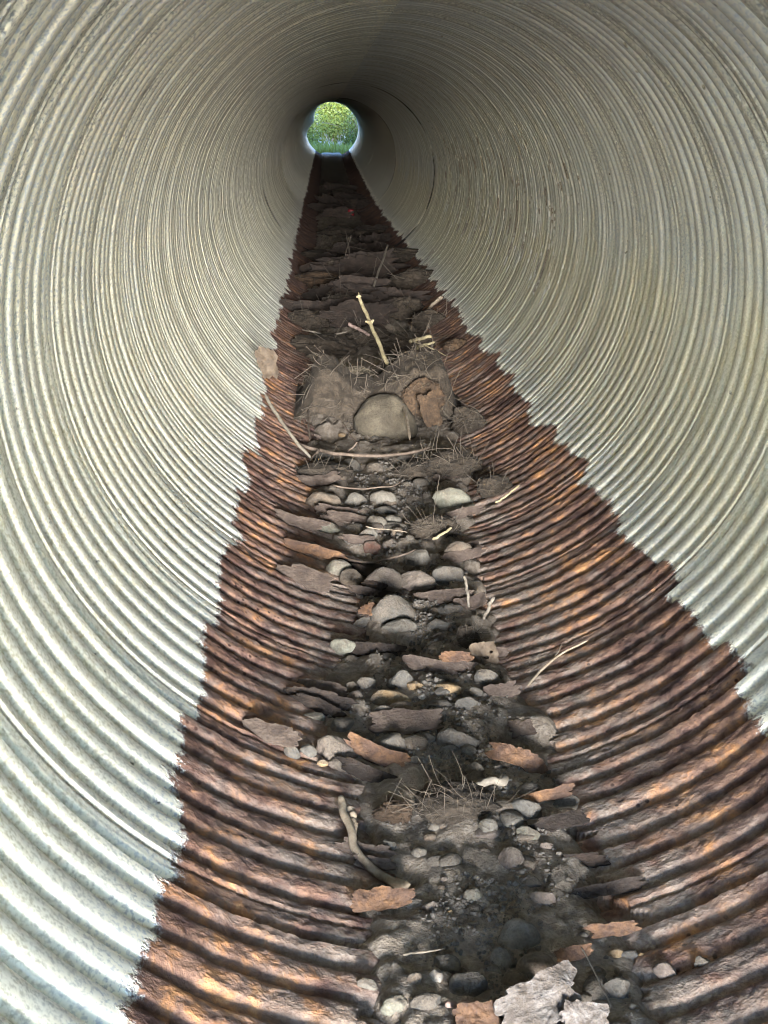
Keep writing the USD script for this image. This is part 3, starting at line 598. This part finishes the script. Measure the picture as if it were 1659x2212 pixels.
twig([(666, 878, .07), (667, 915, .06), (669, 952, .04)], 5, 5, 'darktwig', 'dark upright twig before the left shoulder of the dam', 'twig', 'twig', 17)
twig([(738, 912, .06), (757, 940, .05), (778, 972, .04)], 6, 5, 'darktwig', 'dark slanting twig at the foot of the clay boulder', 'twig', 'twig', 18)
twig([(960, 1690, .02), (1000, 1692, .022), (1045, 1694, .026), (1078, 1688, .026), (1096, 1680, .022)], 9, 26, 'paletwig', 'piece of dry grey wood with a knotted end above the root mat', 'wood', 'driftwood', 19, (), 0.6)
twig([(964, 2168, .012), (1010, 2170, .013), (1050, 2174, .013), (1090, 2174, .012)], 17, 15, 'pinktwig', 'smooth reddish stick below the dark pyramid stone', 'stick', 'stick', 20)
twig([(870, 2062, .01), (920, 2056, .012), (962, 2050, .01)], 7, 4, 'stick', 'thin brown stick lying behind the upright pale pebble', 'stick', 'stick', 21)
twig([(790, 1137, .03), (820, 1143, .03), (858, 1146, .03), (880, 1150, .025)], 3, 2, 'stick', 'hair-thin twig across the upright rounded grey stone', 'twig', 'twig', 22)
twig([(745, 1206, .02), (800, 1215, .02), (850, 1205, .02), (900, 1186, .02)], 8, 5, 'darktwig', 'dark root running across behind the boulder row', 'root', 'root', 23)
twig([(720, 1048, .03), (780, 1056, .03), (830, 1052, .03), (868, 1034, .03)], 5, 3, 'darktwig', 'reddish root over the stones under the fibrous clump', 'root', 'root', 24)
twig([(1255, 2045, .012), (1290, 2110, .02), (1320, 2175, .02)], 5, 4, 'paletwig', 'pale thin root hanging over the groove right of the bark', 'root', 'root', 25)
twig([(955, 640, .05), (938, 655, .04), (926, 668, .03)], 11, 8, 'stick', 'short peg of wood on the right wall beyond the dam', 'stick', 'stick', 26)

# ------------------------------------------------------------------ flakes of rotten steel, bark and leaves
M['flake'] = rough_material('steel_flake', [(0.3, (0.028, 0.017, 0.013)), (0.45, (0.061, 0.035, 0.024)), (0.6, (0.117, 0.062, 0.032)), (0.75, (0.243, 0.136, 0.066))], 28, 6, 150, 0.9, 0.005, 0.8, 0.2)
M['greyflake'] = rough_material('silted_flake', [(0.3, (0.0315, 0.0225, 0.0188)), (0.5, (0.0683, 0.0495, 0.0398)), (0.7, (0.1222, 0.0938, 0.0750))], 28, 6, 150, 0.9, 0.005, 0.85, 0.2)
M['leaf'] = rough_material('dead_leaf', [(0.3, (0.035, 0.025, 0.017)), (0.5, (0.07, 0.050, 0.034)), (0.7, (0.12, 0.09, 0.062))], 30, 4, 160, 0.6, 0.002, 0.75, 0.2)
M['bark'] = rough_material('pale_bark', [(0.3, (0.055, 0.042, 0.036)), (0.47, (0.10, 0.083, 0.072)), (0.6, (0.18, 0.16, 0.15)), (0.75, (0.42, 0.40, 0.40))], 34, 6, 150, 1.0, 0.006, 0.85, 0.2)
from shapely.geometry import Polygon
def flake(px, py, wpx, hpx, mat, label, cat, name, seed, tilt=25, yaw=0, lift=0.01, curl=0.3, thick=0.004, rag=0.42, holes=0):
    rg = np.random.default_rng(seed); q, s = at(px, py, lift); w, h = wpx*s, hpx*s
    th = np.linspace(0, 2*np.pi, 70, endpoint=False)
    sq = 1/np.maximum(np.abs(np.cos(th))**5+np.abs(np.sin(th))**5, 1e-6)**(1/5)
    rr = sq*(1+rag*2*noise(np.cos(th)*1.6, np.sin(th)*1.6, seed, 1, seed, 3)+rag*0.6*noise(np.cos(th)*7, np.sin(th)*7, seed, 1, seed+1, 2))
    tl = math.radians(tilt)
    see = max(0.35, math.sin(tl+math.asin(min(1, max(0, -ray(px, py)[2])))))
    L = h/see
    poly = Polygon(np.stack([rr*np.cos(th)*w/2, rr*np.sin(th)*L/2], 1)).buffer(0)
    for _ in range(holes):
        from shapely.geometry import Point
        poly = poly.difference(Point(rg.uniform(-.3, .3)*w, rg.uniform(-.3, .3)*L).buffer(0.06*w))
    if poly.geom_type != 'Polygon': poly = max(poly.geoms, key=lambda g: g.area)
    m = trimesh.creation.extrude_polygon(poly, thick, engine='earcut')
    v, f = trimesh.remesh.subdivide_to_size(m.vertices, m.faces, max(w, L)/18, 12)
    m = trimesh.Trimesh(v, f); m.merge_vertices(); v = m.vertices.copy()
    v[:, 2] += curl*w*((v[:, 0]/w)**2*1.2+0.65*noise(v[:, 0]/w*2.8, v[:, 1]/w*2.2, seed, 1, seed+5, 3)) + 0.25*thick*noise(v[:, 0]*200, v[:, 1]*200, 0, 1, seed, 2)
    n = np.array([0, -math.sin(tl), math.cos(tl)]); a = math.radians(yaw)
    ex0 = np.array([1.0, 0, 0]); ey0 = np.cross(n, ex0); ex = ex0*math.cos(a)+ey0*math.sin(a); ey = np.cross(n, ex)
    v = v[:, :1]*ex+v[:, 1:2]*ey+v[:, 2:]*n
    o = obj(name, (v, m.faces), M[mat], None, 40); UsdGeom.Xformable(o).AddTranslateOp().Set(Gf.Vec3d(*map(float, q)))
    return tag(o, label, cat)
flake(820, 1942, 132, 48, 'flake', 'orange curled flake of rusted steel below the curved stick', 'rust flake', 'rust_flake', 1, 40, 8, .012, .25)
flake(1118, 1634, 130, 44, 'flake', 'bent orange strip of rotten steel at the right of the gravel', 'rust flake', 'rust_flake', 2, 45, -18, .02, -.4)
flake(818, 1632, 134, 40, 'flake', 'orange steel strip pointing right from the large pinkish-grey stone', 'rust flake', 'rust_flake', 3, 35, -20, .012, .2)
flake(955, 1441, 150, 30, 'greyflake', 'long brown remnant of a ridge lying across the gravel', 'rust flake', 'rust_flake', 4, 50, -8, .012, .15)
flake(985, 1421, 70, 24, 'flake', 'short thick rusty scale above the long ridge remnant', 'rust flake', 'rust_flake', 5, 45, -6, .02, .1, .006)
flake(1046, 1416, 56, 56, 'leaf', 'brown curled leaf with holes by the cone-shaped root tuft', 'leaf', 'dead_leaf', 6, 60, 10, .018, .4, .0012, .35, 4)
flake(578, 786, 42, 62, 'leaf', 'tan leaf standing upright against the left wall beside the dam', 'leaf', 'dead_leaf', 7, 80, 8, .10, .35, .0012, .5)
flake(928, 885, 38, 70, 'orangeclod', 'rust-brown flake hanging on the right of the dam face', 'leaf', 'dead_leaf', 8, 75, 15, .10, .3, .002, .3)
flake(648, 1128, 110, 24, 'greyflake', 'orange-grey strip of ridge broken off at the left below the dam', 'rust flake', 'rust_flake', 9, 35, -18, .015, .1)
flake(678, 1190, 120, 20, 'flake', 'narrow orange splinter of steel over the left hollow', 'rust flake', 'rust_flake', 10, 45, -16, .02, .05)
flake(660, 1250, 130, 42, 'greyflake', 'broad grey scale of ridge left of the greenish wedge stone', 'rust flake', 'rust_flake', 11, 30, -22, .012, .05)
flake(590, 1585, 120, 40, 'greyflake', 'broad grey-orange flake at the end of the left ridges over the hollow', 'rust flake', 'rust_flake', 12, 30, -16, .012, .08)
flake(700, 1490, 110, 30, 'greyflake', 'flat silted scale left of the round brown pebble', 'rust flake', 'rust_flake', 13, 30, -10, .008, .05)
flake(880, 1560, 150, 46, 'greyflake', 'wide layered plate of silted scale under the ochre block', 'rust flake', 'rust_flake', 14, 20, 0, .004, .05)
flake(1180, 1720, 110, 22, 'flake', 'thin rust splinter among the right-hand ridges', 'rust flake', 'rust_flake', 15, 40, 14, .012, .1)
flake(1240, 2060, 80, 26, 'flake', 'orange chip of rust below the silted ridge, right of the lumpy stone', 'rust flake', 'rust_flake', 16, 35, 10, .008, .2)
flake(1163, 2170, 190, 112, 'bark', 'big pale weathered slab of bark with white fibres at the bottom edge', 'bark', 'bark_slab', 17, 40, 28, .03, -.35, .012)
flake(1255, 2200, 100, 60, 'bark', 'second pale piece of bark under the big slab at the bottom edge', 'bark', 'bark_slab', 18, 40, -15, .02, .2, .01)
flake(1030, 2195, 90, 50, 'flake', 'brown-orange lump of scale below the reddish stick', 'rust flake', 'rust_flake', 19, 40, 0, .012, -.3, .01)
flake(690, 1040, 90, 22, 'greyflake', 'pale curled scrap before the left foot of the dam', 'rust flake', 'rust_flake', 20, 35, 10, .015, .3)
flake(1000, 1200, 90, 22, 'greyflake', 'brown scale lying on the right-hand ridges by the brown blocky stone', 'rust flake', 'rust_flake', 21, 35, 12, .015, .1)
flake(960, 1290, 120, 26, 'greyflake', 'long brown scale below the dark slate stone', 'rust flake', 'rust_flake', 22, 35, 10, .010, .08)
M['scale'] = rough_material('dark_scale', [(0.3, (0.0084, 0.0060, 0.0054)), (0.5, (0.0204, 0.0144, 0.0114)), (0.65, (0.0390, 0.0258, 0.0192)), (0.78, (0.0840, 0.0480, 0.0276))], 24, 6, 130, 1.0, 0.006, 0.85, 0.25)
rg2 = np.random.default_rng(12)
for k in range(46):                          # torn layers of the rotten floor, deeper in the pipe
    py = 405+(690-405)*rg2.random()**0.8; f = (py-405)/285
    cx0 = 738+48*f+np.clip(rg2.normal(), -1.2, 1.2)*(28+44*f); wd = (55+85*f)*rg2.uniform(.6, 1.25)
    flake(cx0, py, wd, (12+26*f)*rg2.uniform(.7, 1.4), 'scale', 'dark torn layer of rotten steel and earth across the floor deep in the pipe', 'rust flake', 'rust_flake', 500+k, rg2.uniform(35, 75), rg2.uniform(-14, 14), 0.006+0.045*rg2.random(), rg2.uniform(-.5, .5), 0.014, 0.75)
    tag(stage.GetPrimAtPath('/World/rust_flake_%03d' % (USED[('/World', 'rust_flake')])), None, None, 'torn layers of the floor deep in the pipe')
rg2 = np.random.default_rng(14)
for k in range(34):                          # torn ends of ridges along both edges of the bed
    y = math.exp(rg2.uniform(math.log(1.9*R), math.log(6.3*R))); sd = rg2.choice([-1, 1]); l, r_ = bed_edges(y); x = (l if sd < 0 else r_)*rg2.uniform(.85, 1.15)
    v = np.array([x, y, float(floor(x, y))])-EYE; cc = ROW @ v; fx, fy = PW/2+FP*cc[0]/cc[2], PH/2-FP*cc[1]/cc[2]
    flake(fx, fy, rg2.uniform(.05, .13)*FP/cc[2], rg2.uniform(.018, .03)*FP/cc[2], rg2.choice(['scale', 'greyflake', 'flake'], p=[.4, .4, .2]), f'ragged rusty end of a ridge at the {"left" if sd < 0 else "right"} edge of the gravel', 'rust flake', 'rust_flake', 600+k, rg2.uniform(25, 55), -sd*-12+rg2.normal()*6, 0.008, rg2.uniform(-.2, .2), 0.005, 0.5)
    tag(stage.GetPrimAtPath('/World/rust_flake_%03d' % (USED[('/World', 'rust_flake')])), None, None, f'ragged ridge ends along the {"left" if sd < 0 else "right"} edge of the gravel')
q, s = at(758, 466, 0.0)
cap = trimesh.creation.revolve(np.array([(0, 1.1), (.8, 1.05), (1, .85), (1.05, -.9), (.85, -.9), (.82, .7), (0, .8)])*7*s, sections=20)
M['red'] = rough_material('red_plastic', [(0.3, (0.12, 0.008, 0.012)), (0.7, (0.2, 0.02, 0.025))], 10, 2, 50, 0.05, 0.001, 0.35, 0)
o = obj('plastic_cap', cap, M['red'], None, 40); UsdGeom.Xformable(o).AddTranslateOp().Set(Gf.Vec3d(q[0], q[1], q[2]+6*s)); tag(o, 'small red plastic cap on the dark silt deep in the pipe', 'cap')

# ------------------------------------------------------------------ outside: ground, bank, shrubs beyond the far mouth
M['ground'] = rough_material('ground', [(0.3, (0.34, 0.32, 0.29)), (0.7, (0.48, 0.46, 0.42))], 3, 6, 40, 0.6, 0.02, 0.95, 0)  # kept pale so that it throws light up onto the pipe ceiling
M['bank'] = rough_material('bank', [(0.3, (0.05, 0.06, 0.025)), (0.5, (0.09, 0.085, 0.045)), (0.7, (0.13, 0.11, 0.07))], 5, 6, 60, 0.8, 0.03, 0.95, 0)
gx = np.concatenate([-np.geomspace(400, 8, 12), np.linspace(-6, 6, 25), np.geomspace(8, 400, 12)]); gy = np.concatenate([-np.geomspace(400, 3, 16), np.linspace(-2, 70, 74), np.geomspace(75, 400, 12)])
GX, GY = np.meshgrid(gx, gy, indexing='ij')
def ground_z(x, y):
    s = soft(np.asarray(y, float)-25*R, 0.8)
    return -0.10*np.clip(-y-1.5, 0, 60)-R-0.06+0.0175*np.minimum(s, 30*R)+0.85*np.clip(y-46.0, 0, 10)+0.10*noise(x*0.3, y*0.3, 0, 1, 51, 3)*np.clip((np.abs(x)-1)/4+np.clip(y-58*R, 0, 4)/4, 0, 1)  # shaped for light: drops behind camera for the sun, rises beyond to screen sky
n, m = GX.shape; i = np.arange((n-1)*m).reshape(n-1, m)[:, :-1].ravel()
tag(obj('ground', (np.stack([GX, GY, ground_z(GX, GY)], -1).reshape(-1, 3), np.stack([i, i+m, i+m+1, i+1], 1)), M['ground'], None, True), 'bare stony ground of the stream bed around the culvert, paled to bounce light inside', 'ground', None, 'structure')
from manifold3d import Manifold, CrossSection
yn, yf = -2.0*R, 54.6*R
bankp = CrossSection([[(yn, -R-0.6), (yf, -R-0.6), (yf, 0.525*R-R-0.02), (yf-1.2, 1.52*R+0.15), (yn+1.7, R+0.35), (yn, -R+0.05)]])
bk = Manifold.extrude(bankp, 60.0)           # (y, z, x)
bv = bk.to_mesh(); V = np.array(bv.vert_properties[:, :3]); bk = Manifold.extrude(bankp, 60.0).translate((0, 0, -30)).transform(np.array([[0, 0, 1, 0], [1, 0, 0, 0], [0, 1, 0, 0]], float))
cy = np.concatenate([[-3.0*R], np.linspace(24*R, 26*R, 5), [57*R]])
for a, b in zip(cy[:-1], cy[1:]):
    sl = []
    for y in (a, b):
        ox, oz = centre(y); sl.append(np.array([(ox+(R+0.028)*math.cos(t), y, oz+(R+0.028)*math.sin(t)) for t in np.linspace(0, 2*math.pi, 72, endpoint=False)]))
    bk = bk-Manifold.hull_points(np.vstack(sl))
tag(obj('embankment', bk, M['bank']), 'earth embankment that the culvert runs through', 'embankment', None, 'structure')

def leaf_material(name, c1, c2):
    g = G(); r = g.add('geometry', 'random_per_island'); c = g.ramp(r, [(0, c1), (1, c2)])
    d = g.add('principled_bsdf', 'BSDF', {'roughness': 0.55}, base_color=c); t = g.add('translucent_bsdf', 'BSDF', color=c)
    return g.done(name, g.add('mix_closure', 'closure', {'fac': 0.4}, closure1=d, closure2=t))
LEAF = [leaf_material('leaf_light', (.15, .165, .025), (.30, .305, .075)), leaf_material('leaf_mid', (.07, .09, .014), (.16, .17, .035))]
M['trunk'] = wood('shrub_bark', (.05, .04, .03), (.09, .075, .06), (.14, .12, .10))
def shrub(x, y, h, w, nl, seed, leaf, label, size=0.07):
    rg = np.random.default_rng(seed); z0 = float(ground_z(x, y)); t = empty('shrub', (x, y, z0), label, 'shrub'); tips = []
    for b in range(7):
        a = rg.uniform(0, 6.28); top = np.array([math.cos(a)*w*rg.uniform(.2, .9), math.sin(a)*w*rg.uniform(.2, .8), h*rg.uniform(.55, 1)])
        C = spline([(0, 0, -0.05), top*np.array([.25, .25, .5])+rg.normal(size=3)*.05, top], 16)
        obj('stem', tube(C, np.linspace(.022, .006, 16), 6), M['trunk'], t, 60); tips.append(C)
        for _ in range(5):
            p = C[rg.integers(5, 15)]; e = p+rg.normal(size=3)*np.array([.35, .35, .22])*w
            D = spline([p, (p+e)/2+rg.normal(size=3)*.05, e], 10); obj('branch', tube(D, np.linspace(.009, .003, 10), 5), M['trunk'], t, 60); tips += [D, D]
    V, F = [], []
    for k in range(nl):
        C = tips[rg.integers(len(tips))]; p = C[rg.integers(1, len(C))]+rg.normal(size=3)*0.16
        d = rg.normal(size=3); d /= np.linalg.norm(d); e = np.cross(d, rg.normal(size=3)); e /= np.linalg.norm(e); L = size*rg.uniform(.6, 1.4); n_ = np.cross(d, e)
        V += [p, p+d*L*.45+e*L*.28+n_*L*.05, p+d*L, p+d*L*.45-e*L*.28+n_*L*.05]; F.append((4*k, 4*k+1, 4*k+2, 4*k+3))
    tag(obj('foliage', (np.array(V), np.array(F)), leaf, t), None, None, None, 'stuff')
shrub(-0.55, 45.0, 1.3, 0.8, 3200, 1, LEAF[0], 'light green bush filling the left of the far opening')
shrub(1.0, 45.6, 1.4, 0.8, 2600, 2, LEAF[1], 'green bush with dark stems in the right of the far opening', 0.08)
shrub(0.25, 46.6, 1.5, 1.0, 4500, 3, LEAF[0], 'bright bush behind the two nearer ones, in the middle of the far opening', 0.09)
shrub(-0.8, 47.6, 1.6, 1.2, 3500, 4, LEAF[1], 'darker bush higher on the slope beyond the far opening, left', 0.09)
shrub(1.3, 48.0, 1.6, 1.2, 3500, 5, LEAF[0], 'yellowish bush higher on the slope beyond the far opening, right', 0.09)

V, F = [], []; rg = np.random.default_rng(9)
for k in range(9000):
    x, y = rg.uniform(-2.2, 2.4), 40.3+rg.random()**1.3*7; z = float(ground_z(x, y)); hh = rg.uniform(.10, .38); a = rg.uniform(0, 6.28); d = np.array([math.cos(a), math.sin(a), 0])*rg.uniform(.012, .03); ln = rg.normal(size=3)*.07
    p = np.array([x, y, z-.02]); V += [p-d, p+d, p+ln*.5+d*.8+[0, 0, hh*.6], p+ln+[0, 0, hh]]; F += [(4*k, 4*k+1, 4*k+2, 4*k+3)]
tag(obj('grass', (np.array(V), np.array(F)), LEAF[0]), 'green grass and weeds on the ground just outside the far opening', 'grass', None, 'stuff')
